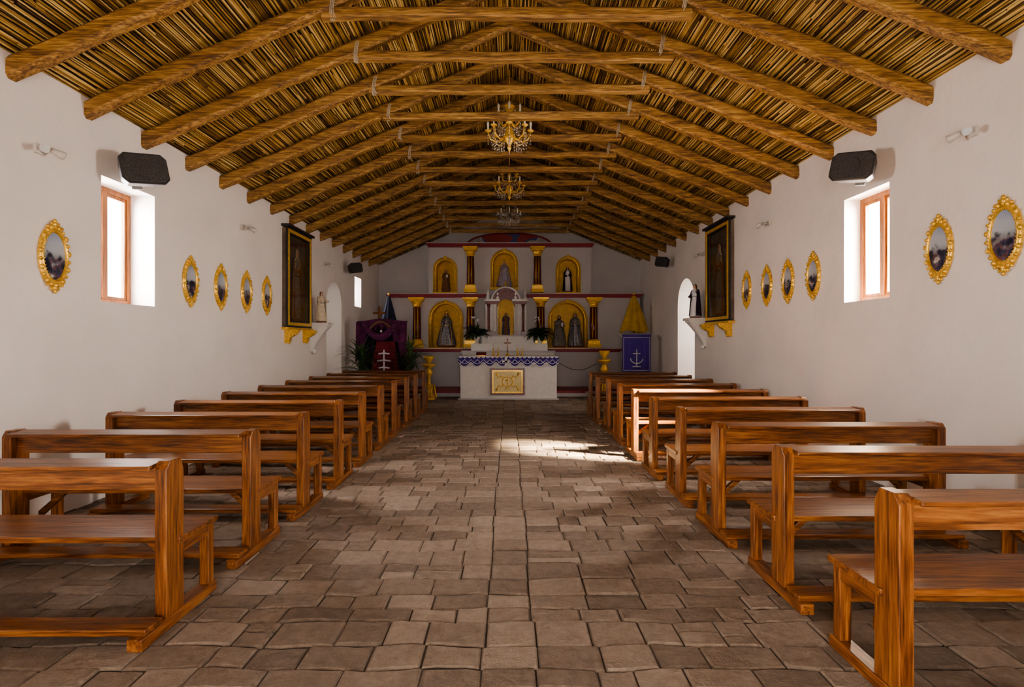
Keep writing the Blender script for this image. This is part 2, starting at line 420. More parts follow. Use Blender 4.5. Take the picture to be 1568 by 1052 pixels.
for sgn in (1, -1):
    z = sgn*c0*1.3
    b.ball((.02, 0, z+sgn*.01), (.02, .032, .03), gold); b.ball((.02, 0, z+sgn*.04), (.015, .018, .022), gold)
    for q in (-1, 1):
        pts = [(.02, q*(.03+.045*t*math.cos(t*2)), z+sgn*(.005+.02*math.sin(t*3))) for t in [i/8 for i in range(9)]]
        b.tube(pts, [.012-.006*i/8 for i in range(9)], 6, gold)
        b.ball((.02, q*.075, z-sgn*.015), .016, gold, 7, 5)
med = b.mesh('oval_station_medallion')
for y in (4.86, 6.94, 7.67, 8.42, 9.12): inst('oval_station_medallion', med, (-W+.002, y, 2.285))
for y in (4.47, 5.15, 7.28, 7.94, 8.59, 9.32): inst('oval_station_medallion', med, (W-.002, y, 2.395), (0, 0, pi))

# ------------------------------------------------------------------ statues
silver = col('silver_brocade', (.22, .21, .23), .35, .4, .6, 25, .5)
greyr = col('grey_robe', (.22, .19, .17), .6, 0, .4, 14)
brownr = col('brown_robe', (.20, .09, .045), .7, 0, .3, 14)
creamr = col('cream_robe', (.62, .52, .38), .7, 0, .15, 14)
lilac = col('lilac_dress', (.40, .36, .48), .6, 0, .25, 14)
bluer = col('blue_mantle', (.05, .06, .14), .6, 0, .3, 14)
case_dk = col('case_interior', (.15, .105, .075), .6, 0, .4, 5)
def figure(b, H, robe, mantle=None, wide=1.0, crown=False, veil=None, hair=True, arms='pray', halo=False, infant=False, trim=None, beard=False, hm=None):
    hm = hm or hairm
    zs = [0, .02, .08, .16, .26, .38, .50, .57, .62, .68, .74, .78, .81, .83, .85, .87]
    rx = [.165, .17, .168, .158, .148, .134, .115, .104, .100, .108, .122, .128, .120, .098, .05, .032]
    dy = [.78, .78, .78, .78, .78, .78, .78, .78, .78, .76, .70, .62, .56, .56, .7, .9]
    n = 48; rows = []
    for z, r, d in zip(zs, rx, dy):
        w = 1+(wide-1)*max(0, 1-z/.72)**.8; row = []; k = max(0, 1-z/.66)
        for j in range(n+1):
            th = 2*pi*j/n
            fo = 1+(.075*math.cos(8*th+1.6*math.sin(z*4))+.04*math.cos(15*th+z*6))*k**.7
            row.append((r*w*fo*math.cos(th)*H, r*(1+(w-1)*.45)*d*fo*math.sin(th)*H, z*H))
        rows.append(row)
    b.shell(rows, robe); b.add(rows[0][:-1], [list(range(n))], robe)
    b.tube([(.103*math.cos(2*pi*i/24)*H, .081*math.sin(2*pi*i/24)*H, .615*H) for i in range(25)], .009*H, 6, trim or hm)
    if trim: b.tube([(p[0]*1.02, p[1]*1.02, .025*H) for p in rows[1]], .009*H, 5, trim)
    b.tube([(0, .004*H, .84*H), (0, -.002*H, .885*H)], [.034*H, .028*H], 12, skin)
    hc = Vector((0, -.008, .930)); nu, nv = 20, 16; vs = []
    for i in range(nv+1):
        ph = pi*i/nv; zz = -math.cos(ph)
        for j in range(nu):
            th = 2*pi*j/nu; cx, cy = math.cos(th), math.sin(th)
            wx = .045*(1-.22*max(0, -zz)**1.5); wy = .054*(1-.12*max(0, -zz))
            x, y, z = wx*math.sin(ph)*cx, wy*math.sin(ph)*cy, .066*zz
            if cy < 0:
                y += -.004*math.exp(-((zz+.75)/.2)**2)*(-cy)*2
                y += .004*math.exp(-((zz-.12)/.13)**2)*math.exp(-((abs(cx)-.38)/.2)**2)
            vs.append((hc+Vector((x, y, z)))*H)
    b.add(vs, [(i*nu+j, i*nu+(j+1) % nu, (i+1)*nu+(j+1) % nu, (i+1)*nu+j) for i in range(nv) for j in range(nu)], skin, True)
    F = lambda x, y, z: (hc+Vector((x, y, z)))*H
    b.tube([F(0, -.050, .016), F(0, -.058, -.002), F(0, -.064, -.014), F(0, -.056, -.020)], [.003*H, .0045*H, .0075*H, .004*H], 8, skin)
    for q in (-1, 1):
        b.ball(F(q*.018, -.0475, .008), (.008*H, .004*H, .0042*H), lace, 8, 5); b.ball(F(q*.018, -.0508, .008), (.0036*H, .002*H, .0036*H), hairm, 6, 5)
        b.tube([F(q*.008, -.052, .020), F(q*.018, -.052, .023), F(q*.028, -.045, .019)], .0022*H, 5, hm)
        b.ball(F(q*.045, .004, -.002), (.005*H, .010*H, .016*H), skin, 8, 6)
    b.tube([F(-.012, -.048, -.034), F(0, -.053, -.033), F(.012, -.048, -.034)], [.0015*H, .0042*H, .0015*H], 6, redc)
    if beard:
        b.ball(F(0, -.034, -.050), (.032*H, .024*H, .034*H), hm, 12, 8); b.ball(F(0, -.053, -.026), (.014*H, .005*H, .004*H), hm, 8, 5)
    if hair and not veil:
        b.ball(F(0, .012, .016), (.050*H, .054*H, .058*H), hm, 16, 10)
        for q in (-1, 1): b.tube([F(q*.03, -.012, .045), F(q*.047, .004, .005), F(q*.047, .014, -.04), F(q*.038, .02, -.085)], [.016*H, .018*H, .018*H, .008*H], 8, hm)
        b.ball(F(0, .030, -.05), (.046*H, .026*H, .07*H), hm, 12, 8)
    def part(zr_, mat, fold=.05):
        rows = []
        for z, rxx, ryy, op in zr_:
            row = []; m = 34
            for j in range(m+1):
                th = -pi/2+op+(2*pi-2*op)*j/m
                fo = 1+fold*math.cos(10*th+z*3)*max(0, 1-z/.8)
                row.append((rxx*fo*math.cos(th)*H, (ryy*fo*math.sin(th))*H+.004*H, z*H))
            rows.append(row)
        b.shell(rows, mat)
    if veil:
        part([(1.003, .006, .006, .3), (.995, .03, .032, .6), (.975, .049, .055, .85), (.94, .056, .064, .85), (.90, .058, .064, .75), (.865, .070, .062, .62), (.83, .118, .078, .55), (.79, .142, .092, .55), (.72, .146, .10, .62), (.66, .15, .108, .7)], veil)
    if mantle:
        part([(.85, .055, .045, .5), (.82, .132, .085, .6), (.76, .148, .1, .75), (.66, .152, .112, .8), (.5, .16*(1+(wide-1)*.5), .125, .75), (.3, .178*(1+(wide-1)*.8), .14, .65), (.12, .19*wide, .15, .6), (.015, .196*wide, .155, .55)], mantle, .07)
        if trim:
            for q in (-1, 1):
                b.tube([(q*.078*H, -.072*H, .80*H), (q*.10*H, -.085*H, .66*H), (q*.11*H*wide, -.105*H, .4*H), (q*.115*H*wide, -.135*H, .02*H)], .007*H, 5, trim)
    for q in (-1, 1):
        sh = Vector((q*.108, 0, .792))*H
        if arms == 'pray': el, ha = Vector((q*.148, -.03, .650))*H, Vector((q*.012, -.135, .715))*H
        elif arms == 'open': el, ha = Vector((q*.15, -.02, .65))*H, Vector((q*.16, -.15, .67))*H
        elif arms == 'hold': el, ha = Vector((q*.145, -.02, .64))*H, Vector((q*.04, -.14, .65+.025*q))*H
        else: el, ha = (Vector((q*.145, -.03, .66))*H, Vector((q*.13, -.12, .80 if q > 0 else .60))*H)
        wr_ = el.lerp(ha, .80); d = (ha-el).normalized()
        b.tube([sh, sh.lerp(el, .5), el, el.lerp(wr_, .55), wr_], [.040*H, .036*H, .035*H, .038*H, .046*H], 14, mantle or robe)
        b.tube([wr_-d*.002*H, wr_+d*.002*H], .047*H, 14, mantle or robe)
        b.tube([wr_-d*.01*H, wr_+d*.015*H, wr_+d*.032*H, wr_+d*.05*H], [.011*H, .013*H, .019*H, .015*H], 9, skin, flat=.6)
        up = Vector((0, 0, 1))
        for fi in range(4):
            s0 = wr_+d*.045*H+up*(fi-1.5)*.0085*H; L = (.026, .032, .034, .029)[fi]
            b.tube([s0, s0+d*L*.5*H, s0+d*L*H+Vector((-q*.006, 0, .004))*H], [.0045*H, .0042*H, .0028*H], 6, skin)
        s0 = wr_+d*.022*H+up*.010*H
        b.tube([s0, s0+d*.012*H+up*.012*H, s0+d*.024*H+up*.014*H], [.006*H, .005*H, .003*H], 6, skin)
    if infant:
        c = Vector((.065, -.165, .715))
        b.tube([(c+Vector((0, .02, -.085)))*H, (c+Vector((0, 0, -.04)))*H, c*H, (c+Vector((0, 0, .04)))*H], [.026*H, .036*H, .034*H, .016*H], 12, lace)
        b.ball((c+Vector((0, 0, .068)))*H, (.024*H, .026*H, .029*H), skin, 12, 8); b.ball((c+Vector((0, .008, .078)))*H, .026*H, hairm, 10, 7)
        for q in (-1, 1):
            b.tube([(c+Vector((q*.025, 0, .03)))*H, (c+Vector((q*.045, -.02, .01)))*H, (c+Vector((q*.04, -.04, .025)))*H], [.012*H, .010*H, .007*H], 7, lace); b.ball((c+Vector((q*.04, -.045, .028)))*H, .008*H, skin, 6, 5)
            b.tube([(c+Vector((q*.015, -.01, -.07)))*H, (c+Vector((q*.018, -.03, -.105)))*H], [.013*H, .009*H], 7, skin)
    if crown:
        b.lathe([(.038*H, .978*H), (.044*H, .98*H), (.044*H, .992*H), (.055*H, 1.02*H), (.045*H, 1.045*H), (.014*H, 1.065*H), (.006*H, 1.07*H)], (0, 0, 0), 16, gold)
        for i in range(8):
            t = 2*pi*i/8; b.ball((.056*H*math.cos(t), .056*H*math.sin(t), 1.03*H), .008*H, gold, 6, 4)
        b.tube([(0, 0, 1.06*H), (0, 0, 1.11*H)], .005*H, 5, gold); b.tube([(-.015*H, 0, 1.09*H), (.015*H, 0, 1.09*H)], .005*H, 5, gold)
    if halo:
        b.tube([(.085*H*math.cos(2*pi*i/24), .045*H, .945*H+.085*H*math.sin(2*pi*i/24)) for i in range(25)], .005*H, 5, gold)
        for i in range(20):
            t = 2*pi*i/20; b.tube([(.088*H*math.cos(t), .045*H, .945*H+.088*H*math.sin(t)), (.12*H*math.cos(t), .045*H, .945*H+.12*H*math.sin(t))], [.005*H, .001*H], 4, gold)
    b.lathe([(.20*H*wide, -.05*H), (.20*H*wide, -.035*H), (.18*H*wide, -.025*H), (.185*H*wide, .004*H)], (0, 0, 0), 28, terra, False, .82)
def statue(name, loc, H, rot=0, base=.05, **kw):
    b = MB(); figure(b, H, **kw); return b.obj(name, (loc[0], loc[1], loc[2]+.05*H), (0, 0, rot))

# ------------------------------------------------------------------ altar end
b = MB()
b.box(-3.99, 3.99, 15.25, 16.99, 0, .16, m_gable); b.box(-3.99, 3.99, 15.22, 15.27, .10, .171, red)
b.box(-3.99, 3.99, 15.27, 16.99, .16, .171, red); b.obj('altar_dais', bevel=.004)

YF = 16.55
niches = [(-1.89, .85, 1.33, 2.63), (1.74, 1.0, 1.33, 2.65), (-1.91, .54, 2.98, 3.93), (-.15, .64, 3.12, 4.16), (1.755, .56, 2.98, 3.97)]
b = MB()
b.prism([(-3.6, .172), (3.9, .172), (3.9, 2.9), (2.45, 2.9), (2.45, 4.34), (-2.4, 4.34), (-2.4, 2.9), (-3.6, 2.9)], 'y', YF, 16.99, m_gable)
rd = b.obj('altarpiece')
cut(rd, [archcut(arch(c, w, z0, z1), 'y', YF-.3, 16.93) for c, w, z0, z1 in niches])
rd.data.materials.append(goldp)
for p in rd.data.polygons:
    c = p.center
    if YF+.01 < c.y < 16.96:
        for q in niches:
            if abs(c.x-q[0]) <= q[1]/2+.01 and q[2]-.01 <= c.z <= q[3]+.01: p.material_index = len(rd.data.materials)-1
b = MB()
def cornice(x0, x1, z, h=.13, d=.16, yf=YF):
    b.box(x0, x1, yf-d*.55, yf, z-h/2, z-h*.15, red); b.box(x0-.03, x1+.03, yf-d, yf, z-h*.15, z+h*.3, red); b.box(x0-.05, x1+.05, yf-d-.02, yf, z+h*.3, z+h*.45, m_gable)
cornice(-3.6, -.72, 2.88); cornice(.5, 3.9, 2.88); cornice(-2.42, 2.47, 4.38); cornice(-3.05, 3.3, 1.26, .12)
def column(x, z0, z1, w=.13, hc=.28, hb=.26):
    y = YF-.10
    b.box(x-w*1.55, x+w*1.55, y-.16, YF, z0, z0+hb*.4, goldp); b.box(x-w*1.3, x+w*1.3, y-.13, YF, z0+hb*.4, z0+hb*.8, gold); b.lathe([(w*1.2, z0+hb*.8), (w*1.25, z0+hb*.9), (w*.95, z0+hb)], (x, y, 0), 16, goldp)
    zt = z1-hc
    b.lathe([(w*.9, z0+hb), (w*.92, (z0+zt)/2), (w*.82, zt)], (x, y, 0), 24, maroon, True, 1, lambda t, z: 1+.04*math.cos(12*t))
    for q in (-.35, .35): b.tube([(x+q*w, y-w*.86, z0+hb+.02), (x+q*w*.95, y-w*.82, zt-.02)], .014, 5, goldp)
    b.lathe([(w*.9, zt), (w*1.05, zt+.02), (w*.9, zt+.04), (w*1.1, zt+hc*.4), (w*1.35, zt+hc*.65)], (x, y, 0), 16, gold, True)
    b.box(x-w*1.5, x+w*1.5, y-.17, YF, zt+hc*.6, zt+hc*.82, goldp); b.box(x-w*1.75, x+w*1.75, y-.2, YF, zt+hc*.82, z1, gold)
for x in (-2.74, -1.15, .93, 2.5): column(x, 1.33, 2.81)
for x in (-1.15, .83): column(x, 2.96, 4.31, .12)
for c, w, z0, z1 in niches:
    r = w/2; zs = z1-r
    for k, (rr, th, mt) in enumerate(((r+.025, .028, gold), (r+.075, .02, goldp))):
        pts = [(c-rr, YF-.015, z0)]+[(c-rr*math.cos(pi*i/18), YF-.015, zs+rr*math.sin(pi*i/18)) for i in range(19)]+[(c+rr, YF-.015, z0)]
        b.tube(pts, th, 6, mt)
    b.box(c-r-.1, c+r+.1, YF-.10, YF+.02, z0-.07, z0, goldp)
    b.ball((c, YF-.03, z1+.08), (.05, .03, .05), gold)
for x0, x1 in ((-3.4, -2.95), (-2.35, -1.5), (1.3, 2.2), (2.8, 3.7)):
    b.box(x0, x1, YF-.03, YF, .35, 1.1, maroon if x1-x0 < .6 else m_gable)
# painted tympanum
mt_, nt, bs = newmat('tympanum_painting')
tc = nt.nodes.new('ShaderNodeTexCoord'); n = nt.nodes.new('ShaderNodeTexNoise'); n.inputs['Scale'].default_value = 1.6; n.inputs['Detail'].default_value = 1
nt.links.new(tc.outputs['Object'], n.inputs['Vector']); r = nt.nodes.new('ShaderNodeValToRGB'); r.color_ramp.interpolation = 'CONSTANT'
e = r.color_ramp.elements; e[0].color = (.33, .03, .03, 1); e[1].position = .56; e[1].color = (.35, .3, .3, 1); q = e.new(.44); q.color = (.05, .07, .25, 1); q = e.new(.49); q.color = (.42, .36, .36, 1)
nt.links.new(n.outputs['Fac'], r.inputs['Fac']); nt.links.new(r.outputs[0], bs.inputs['Base Color'])
b.prism([(-1.3, 4.43)]+[(-1.3*math.cos(pi*i/20), 4.43+.38*math.sin(pi*i/20)) for i in range(1, 20)]+[(1.3, 4.43)], 'y', 16.9, 16.96, mt_)
b.tube([(-1.3*math.cos(pi*i/20), 16.9, 4.43+.38*math.sin(pi*i/20)) for i in range(21)], .03, 6, red)
o = b.obj('altarpiece_ornament'); o.parent = rd

# tabernacle shrine and gradine
b = MB(); sx_ = -.1; YB = YF-.002
b.box(-1.33, 1.28, 15.75, 16.35, .172, 1.2, white); b.box(-1.36, 1.31, 15.72, 16.37, 1.2, 1.25, m_gable)
b.box(-1.1, 1.1, 15.95, 16.35, 1.25, 1.45, white); b.box(-.8, .75, 16.1, 16.36, 1.45, 1.68, white); b.box(-.83, .78, 16.07, 16.36, 1.66, 1.70, m_gable)
for q in (-1, 1):
    for dx in (.50, .30):
        x = sx_+q*dx
        b.box(x-.06, x+.06, 16.08, 16.20, 1.70, 1.80, maroon)
        b.lathe([(.045, 1.8), (.05, 1.82), (.038, 1.86), (.036, 2.5), (.05, 2.55), (.055, 2.6)], (x, 16.13, 0), 12, maroon if dx > .4 else white)
    x = sx_+q*.40
    b.box(x-.2, x+.2, 16.2, 16.36, 1.70, 2.62, white)
    b.box(x-.2, x+.2, 16.05, 16.36, 2.60, 2.68, maroon); b.box(x-.22, x+.22, 16.03, 16.36, 2.68, 2.74, white)
    for dx in (.16, -.12):
        b.lathe([(.05, 2.74), (.05, 2.80), (.03, 2.84), (.045, 2.9), (.02, 2.97), (.004, 3.05)], (x+dx, 16.12, 0), 10, white)
b.box(sx_-.21, sx_+.21, 16.33, 16.36, 1.7, 2.75, goldp)
r_, r2 = .22, .40
pts = [(sx_-r2*math.cos(pi*i/20), 2.68+r2*math.sin(pi*i/20)) for i in range(21)]+[(sx_+r_*math.cos(pi*i/20), 2.50+r_*math.sin(pi*i/20)) for i in range(21)]
for i in range(20):
    a1, a2 = pts[i], pts[i+1]; c1, c2 = pts[41-i], pts[40-i]
    b.prism([a1, a2, c2, c1], 'y', 16.09, 16.36, maroon)
b.tube([(sx_-.41*math.cos(pi*i/20), 16.08, 2.68+.41*math.sin(pi*i/20)) for i in range(21)], .028, 6, white)
b.tube([(sx_-.22, 16.08, 1.72)]+[(sx_-.22*math.cos(pi*i/16), 16.08, 2.5+.22*math.sin(pi*i/16)) for i in range(17)]+[(sx_+.22, 16.08, 1.72)], .018, 6, gold)
b.tube([(sx_, 16.1, 3.08), (sx_, 16.1, 3.28)], .018, 6, gold); b.tube([(sx_-.06, 16.1, 3.21), (sx_+.06, 16.1, 3.21)], .015, 6, gold)
b.obj('tabernacle_shrine')

statue('virgin_statue', (-1.89, 16.70, 1.33), 1.0, robe=silver, mantle=silver, wide=1.45, crown=True, veil=silver, arms='pray', halo=True, trim=gold)
statue('saint_joseph_statue', (1.50, 16.72, 1.33), .92, rot=.15, robe=greyr, mantle=greyr, wide=1.15, arms='hold', infant=True, beard=True)
statue('holy_mother_statue', (1.98, 16.72, 1.33), .98, rot=-.12, robe=silver, mantle=greyr, wide=1.2, veil=greyr, arms='pray', halo=True)
statue('saint_statuette', (-1.91, 16.74, 2.98), .66, robe=brownr, mantle=brownr, hair=True, arms='hold', infant=True)
statue('virgin_of_candlemas_statue', (-.15, 16.74, 3.12), .78, robe=lilac, mantle=lilac, wide=1.5, crown=True, veil=lace, arms='pray', trim=gold)
statue('carmelite_saint_statue', (1.755, 16.74, 2.98), .74, robe=lace, mantle=blackc, veil=blackc, arms='hold')
statue('shrine_saint_statue', (sx_, 16.21, 1.70), .62, robe=brownr, mantle=bluer, wide=.95, arms='raise')

# altar table
b = MB()
AX0, AX1, AY0, AY1, AZ = -1.28, 1.24, 14.5, 15.2, 1.08
b.box(AX0, AX1, AY0, AY1, 0, AZ, white); b.box(AX0-.04, AX1+.04, AY0-.05, AY1+.01, AZ, AZ+.05, lace)
b.box(AX0-.05, AX1+.05, AY0-.06, AY1, -.0, .03, m_gable)
def strip(z_top, drop, amp, nsc, yoff, mat, ph=0):
    rows = [[], []]; n = 220
    for i in range(n+1):
        t = i/n; x = AX0-.05+(AX1-AX0+.10)*t; sc = abs(math.sin(pi*nsc*t+ph)); y = AY0-yoff-.008*math.sin(2*pi*nsc*2*t)
        rows[0].append((x, AY0-yoff*.9, z_top)); rows[1].append((x, y, z_top-drop-amp*sc))
    b.shell(rows, mat)
strip(AZ+.052, .14, .11, 8, .075, purple)
strip(AZ+.053, .01, .04, 22, .085, lace)
for ph in (0, pi/2):
    pts = []
    for i in range(161):
        t = i/160; x = AX0-.04+(AX1-AX0+.08)*t
        pts.append((x, AY0-.095, AZ-.03-.11*abs(math.sin(pi*8*t+ph))))
    b.tube(pts, .008, 5, lace)
pts = [(AX0-.05+(AX1-AX0+.1)*i/220, AY0-.085, AZ+.052-.145-.11*abs(math.sin(pi*8*i/220))) for i in range(221)]
b.tube(pts, .006, 5, lace)
b.box(-.09+-.03, -.09+.03, AY0-.11, AY0-.09, AZ-.2, AZ+.02, lace); b.box(-.19, .01, AY0-.11, AY0-.09, AZ-.11, AZ-.06, lace)
b.obj('altar_table')
b = MB(); fx0, fx1, fz0, fz1, yy = -.50, .40, .12, .82, AY0-.002
for k, (w, d, mt) in enumerate(((.05, .05, maroon), (.035, .04, gold))):
    o_ = 0 if k == 0 else .05
    a, c, e0, f0 = fx0+o_, fx1-o_, fz0+o_, fz1-o_
    b.box(a, a+w, yy-d, yy, e0, f0, mt); b.box(c-w, c, yy-d, yy, e0, f0, mt); b.box(a+w, c-w, yy-d, yy, e0, e0+w, mt); b.box(a+w, c-w, yy-d, yy, f0-w, f0, mt)
pale = col('pale_gilt', (.55, .43, .2), .4, .3, .3, 40, .3)
b.box(fx0+.05, fx1-.05, yy-.02, yy, fz0+.05, fz1-.05, pale)
cx, cz = (fx0+fx1)/2, (fz0+fz1)/2
b.tube([(cx+.14*math.cos(2*pi*i/24), yy-.03, cz+.12*math.sin(2*pi*i/24)) for i in range(25)], .014, 6, gold)
for q in (-1, 1):
    for s_ in (-1, 1):
        b.tube([(cx+q*(.1+.2*t), yy-.03, cz+s_*(.05+.16*t+.05*math.sin(t*7))) for t in [i/10 for i in range(11)]], .013, 6, gold)
        b.ball((cx+q*.28, yy-.03, cz+s_*.2), .03, gold)
b.tube([(cx, yy-.03, cz-.08), (cx, yy-.03, cz+.08)], .014, 6, gold); b.tube([(cx-.06, yy-.03, cz+.03), (cx+.06, yy-.03, cz+.03)], .014, 6, gold)
b.tube([(cx-.05, yy-.025, cz-.2), (cx, yy-.03, cz-.14), (cx+.05, yy-.025, cz-.2)], .012, 6, gold)
b.obj('altar_front_panel')
# altar objects
wax = col('wax', (.75, .7, .58), .4)
def candle(x, y, z, h):
    b = MB(); b.lathe([(.05, 0), (.055, .012), (.02, .03), (.016, .06), (.028, .08), (.014, .1), (.012, .16), (.035, .18), (.035, .19)], (0, 0, 0), 14, gold)
    b.lathe([(.014, .19), (.014, .19+h), (.006, .195+h), (.002, .21+h)], (0, 0, 0), 10, wax); b.obj('candlestick', (x, y, z))
for x, h in ((-.42, .12), (-.30, .08), (.22, .08), (.34, .12)): candle(x, 14.75, AZ+.051, h)
b = MB(); b.lathe([(.07, 0), (.07, .02), (.03, .04), (.02, .1)], (0, 0, 0), 14, gold); b.box(-.014, .014, -.01, .01, .08, .46, brownr); b.box(-.09, .09, -.01, .01, .33, .36, brownr)
b.tube([(0, -.018, .38), (0, -.02, .28), (0, -.018, .16)], [.012, .016, .008], 7, skin); b.ball((0, -.02, .40), .014, skin, 8, 6)
b.tube([(-.075, -.015, .352), (0, -.02, .365), (.075, -.015, .352)], .006, 6, skin); b.obj('altar_crucifix', (-.05, 14.8, AZ+.051))
b = MB(); b.prism([(-.12, 0), (.12, 0), (.10, .02), (-.10, .02)], 'y', -.1, .1, gold); b.prism([(-.10, .02), (.08, .10), (.09, .08), (-.08, 0.02)], 'x', -.13, .13, redc); b.obj('missal_stand', (-.75, 14.8, AZ+.051))

# flower vases
leafd = col('lily_leaf', (.035, .07, .025), .4, 0, .4, 20)
def leaf(b, base, ang, tilt, L, w, mat, droop=1.0):
    rows = []; d = Vector((math.cos(ang), math.sin(ang), 0)); sd = Vector((-d.y, d.x, 0)); n = 7; base = Vector(base); p = base.copy(); el = tilt
    for i in range(n+1):
        t = i/n; ww = w*math.sin(pi*min(1, .12+t*.88))**.7 if i < n else .002
        rows.append([p-sd*ww, p+Vector((0, 0, -ww*.3)), p+sd*ww])
        p = p+(d*math.cos(el)+Vector((0, 0, math.sin(el))))*(L/n); el -= droop*1.6/n
    b.shell(rows, mat)
for x in (-.94, .88):
    b = MB(); b.lathe([(.06, 0), (.07, .02), (.04, .05), (.08, .14), (.09, .18), (.07, .21), (.06, .21)], (0, 0, 0), 18, white)
    for i in range(56): leaf(b, (0, 0, .2), R(0, 2*pi), R(.5, 1.5), R(.36, .6), R(.045, .075), leafd, R(.8, 1.6))
    for i in range(4):
        a = R(0, 2*pi); p = Vector((.15*math.cos(a), .13*math.sin(a)-.08, R(.6, .72)))
        b.tube([(0, 0, .25), (p.x*.6, p.y*.6, p.z*.7), p], .005, 5, leafd)
        b.lathe([(.004, 0), (.015, .03), (.035, .06), (.05, .07)], p, 10, lace)
    b.obj('lily_vase', (x, 16.05, 1.452))
def dracaena(x, y, H=1.55):
    b = MB(); b.lathe([(.12, 0), (.13, .02), (.17, .26), (.185, .27), (.185, .31), (.16, .31), (.15, .27)], (0, 0, 0), 20, terra)
    b.lathe([(.15, .265), (.01, .27)], (0, 0, 0), 16, m_mud)
    b.tube([(0, 0, .26), (.02, .01, .6), (0, 0, H*.66)], [.03, .025, .02], 8, brownr)
    for i in range(90):
        leaf(b, (0, 0, R(.6, 1)*H*.66), R(0, 2*pi), R(.4, 1.55), R(.42, .72), R(.015, .024), green, R(.4, 1.4))
    b.obj('potted_dracaena', (x, y, 0))
dracaena(-3.42, 12.8, 1.75); dracaena(-2.30, 12.85, 1.75)
# gilt pedestals
for x, H in ((-2.12, 1.15), (2.5, 1.3)):
    b = MB(); k = H/1.2
    b.box(-.17, .17, -.17, .17, 0, .06, gold); b.lathe([(.15, .06), (.16, .1), (.08, .16), (.06, .25), (.1, .32), (.05, .4), (.045, .6), (.09, .68), (.11, .74), (.06, .8), (.07, .86), (.17, .92), (.18, .96), (.15, .97)], (0, 0, 0), 20, gold, True, 1, lambda t, z: 1+.06*math.cos(8*t))
    b.lathe([(.06, .97), (.04, 1.0), (.10, 1.08), (.14, 1.17), (.12, 1.18)], (0, 0, 0), 20, goldp, True, 1, lambda t, z: 1+.08*math.cos(10*t))
    for i in range(6):
        t = 2*pi*i/6; b.tube([(.06*math.cos(t), .06*math.sin(t), .42), (.15*math.cos(t), .15*math.sin(t), .38), (.17*math.cos(t), .17*math.sin(t), .2), (.2*math.cos(t), .2*math.sin(t), .05)], [.012, .018, .02, .025], 6, gold)
    o = b.obj('gilt_pedestal', (x, 14.6, 0)); o.scale = (1, 1, k)
# purple antependium lectern
b = MB()
b.box(-.34, .34, -.16, .16, 0, .06, white); b.box(-.30, .30, -.12, .12, .06, 1.62, white); b.prism([(-.2, 1.62), (.2, 1.7), (.2, 1.74), (-.2, 1.66)], 'x', -.38, .38, white)
rows = []
for z in (1.70, 1.64, 1.2, .72):
    rows.append([(-.37+.74*i/40, -.21+.012*math.sin(i*.9)*(1.7-z), z) for i in range(41)])
b.shell(rows, purple)
b.tube([(-.34, -.225, .76), (.34, -.225, .76)], .009, 5, lace); b.tube([(-.34, -.225, 1.62), (.34, -.225, 1.62)], .009, 5, lace)
for q in (-.34, .34): b.tube([(q, -.225, .76), (q, -.225, 1.62)], .006, 5, lace)
b.tube([(0, -.235, .86), (0, -.235, 1.32)], .014, 6, lace); b.tube([(-.10, -.235, 1.2), (.10, -.235, 1.2)], .014, 6, lace)
b.tube([(-.16*math.cos(pi*i/12), -.235, 1.08-.14*math.sin(pi*i/12)) for i in range(13)], .014, 6, lace)
b.tube([(-.11, -.235, .86), (.11, -.235, .86)], .014, 6, lace)
b.obj('draped_lectern', (3.33, 14.75, 0))
b = MB(); b.lathe([(.22, 0), (.22, .03), (.03, .06)], (0, 0, 0), 16, brownr); b.tube([(0, 0, .04), (0, 0, 2.66)], .02, 8, brownr); b.ball((0, 0, 2.68), .04, gold)
rows = []
for t in [i/10 for i in range(11)]:
    r = .05+.34*t**.9
    rows.append([(r*(1+.08*math.cos(9*th))*math.cos(th), r*.4*(1+.12*math.cos(9*th))*math.sin(th), 2.62-1.0*t+.04*math.cos(3*th)*t) for th in [2*pi*j/48 for j in range(49)]])
b.shell(rows, yellow); b.obj('yellow_draped_mantle', (3.50, 15.6, .172))
# velvet bier display
b = MB()
b.box(-.5, .5, -.22, .22, 0, .5, blackc)
rows = []
for t in [i/14 for i in range(15)]:
    z = 1.5*(1-t)+.02; hw = .22+.26*t
    rows.append([(.12+hw*(-1+2*i/36), -.40-.05*t+.03*math.cos(i*1.1)*t, z) for i in range(37)])
b.shell(rows, redc)
rows = []
for t in [i/14 for i in range(15)]:
    z = 1.95*(1-t)+.02
    rows.append([(.58*(-1+2*i/50)*(1+.04*t)*(1+.02*math.sin(t*9)), -.27+.045*math.cos(i*.9+t)+.0*t, z) for i in range(51)])
b.shell(rows, blackc)
rows = []
for j in range(13):
    u = j/12; x_ = []
    for i in range(41):
        s_ = -1+2*i/40; dropz = .22+.85*abs(s_)**2.6+.08*math.sin(i*1.3)+(.25 if s_ > 0 else 0)*abs(s_)
        x_.append((.62*s_, (-.18 if u == 0 else -.30-.04*u)-.03*math.cos(i*1.25)*u, 2.08-.10*(1-math.cos(pi*s_))*.3-dropz*max(0, u-.05)))
    rows.append(x_)
b.shell(rows, plumc)
b.tube([(-.42+.80*i/16, -.40, 1.98-.36*math.sin(pi*i/16)) for i in range(17)], [.04+.06*math.sin(pi*i/16) for i in range(17)], 8, plumc)
b.tube([(-.30+.62*i/12, -.42, 1.78+.22*math.sin(pi*i/12)) for i in range(13)], .03, 8, brownr)
for z, w in ((1.22, .13), (1.05, .16), (.88, .13)):
    b.tube([(.1-w, -.47, z), (.1, -.475, z+.02), (.1+w, -.47, z)], .022, 6, lace)
b.tube([(.1, -.48, .75), (.1, -.48, 1.32)], .02, 6, lace)
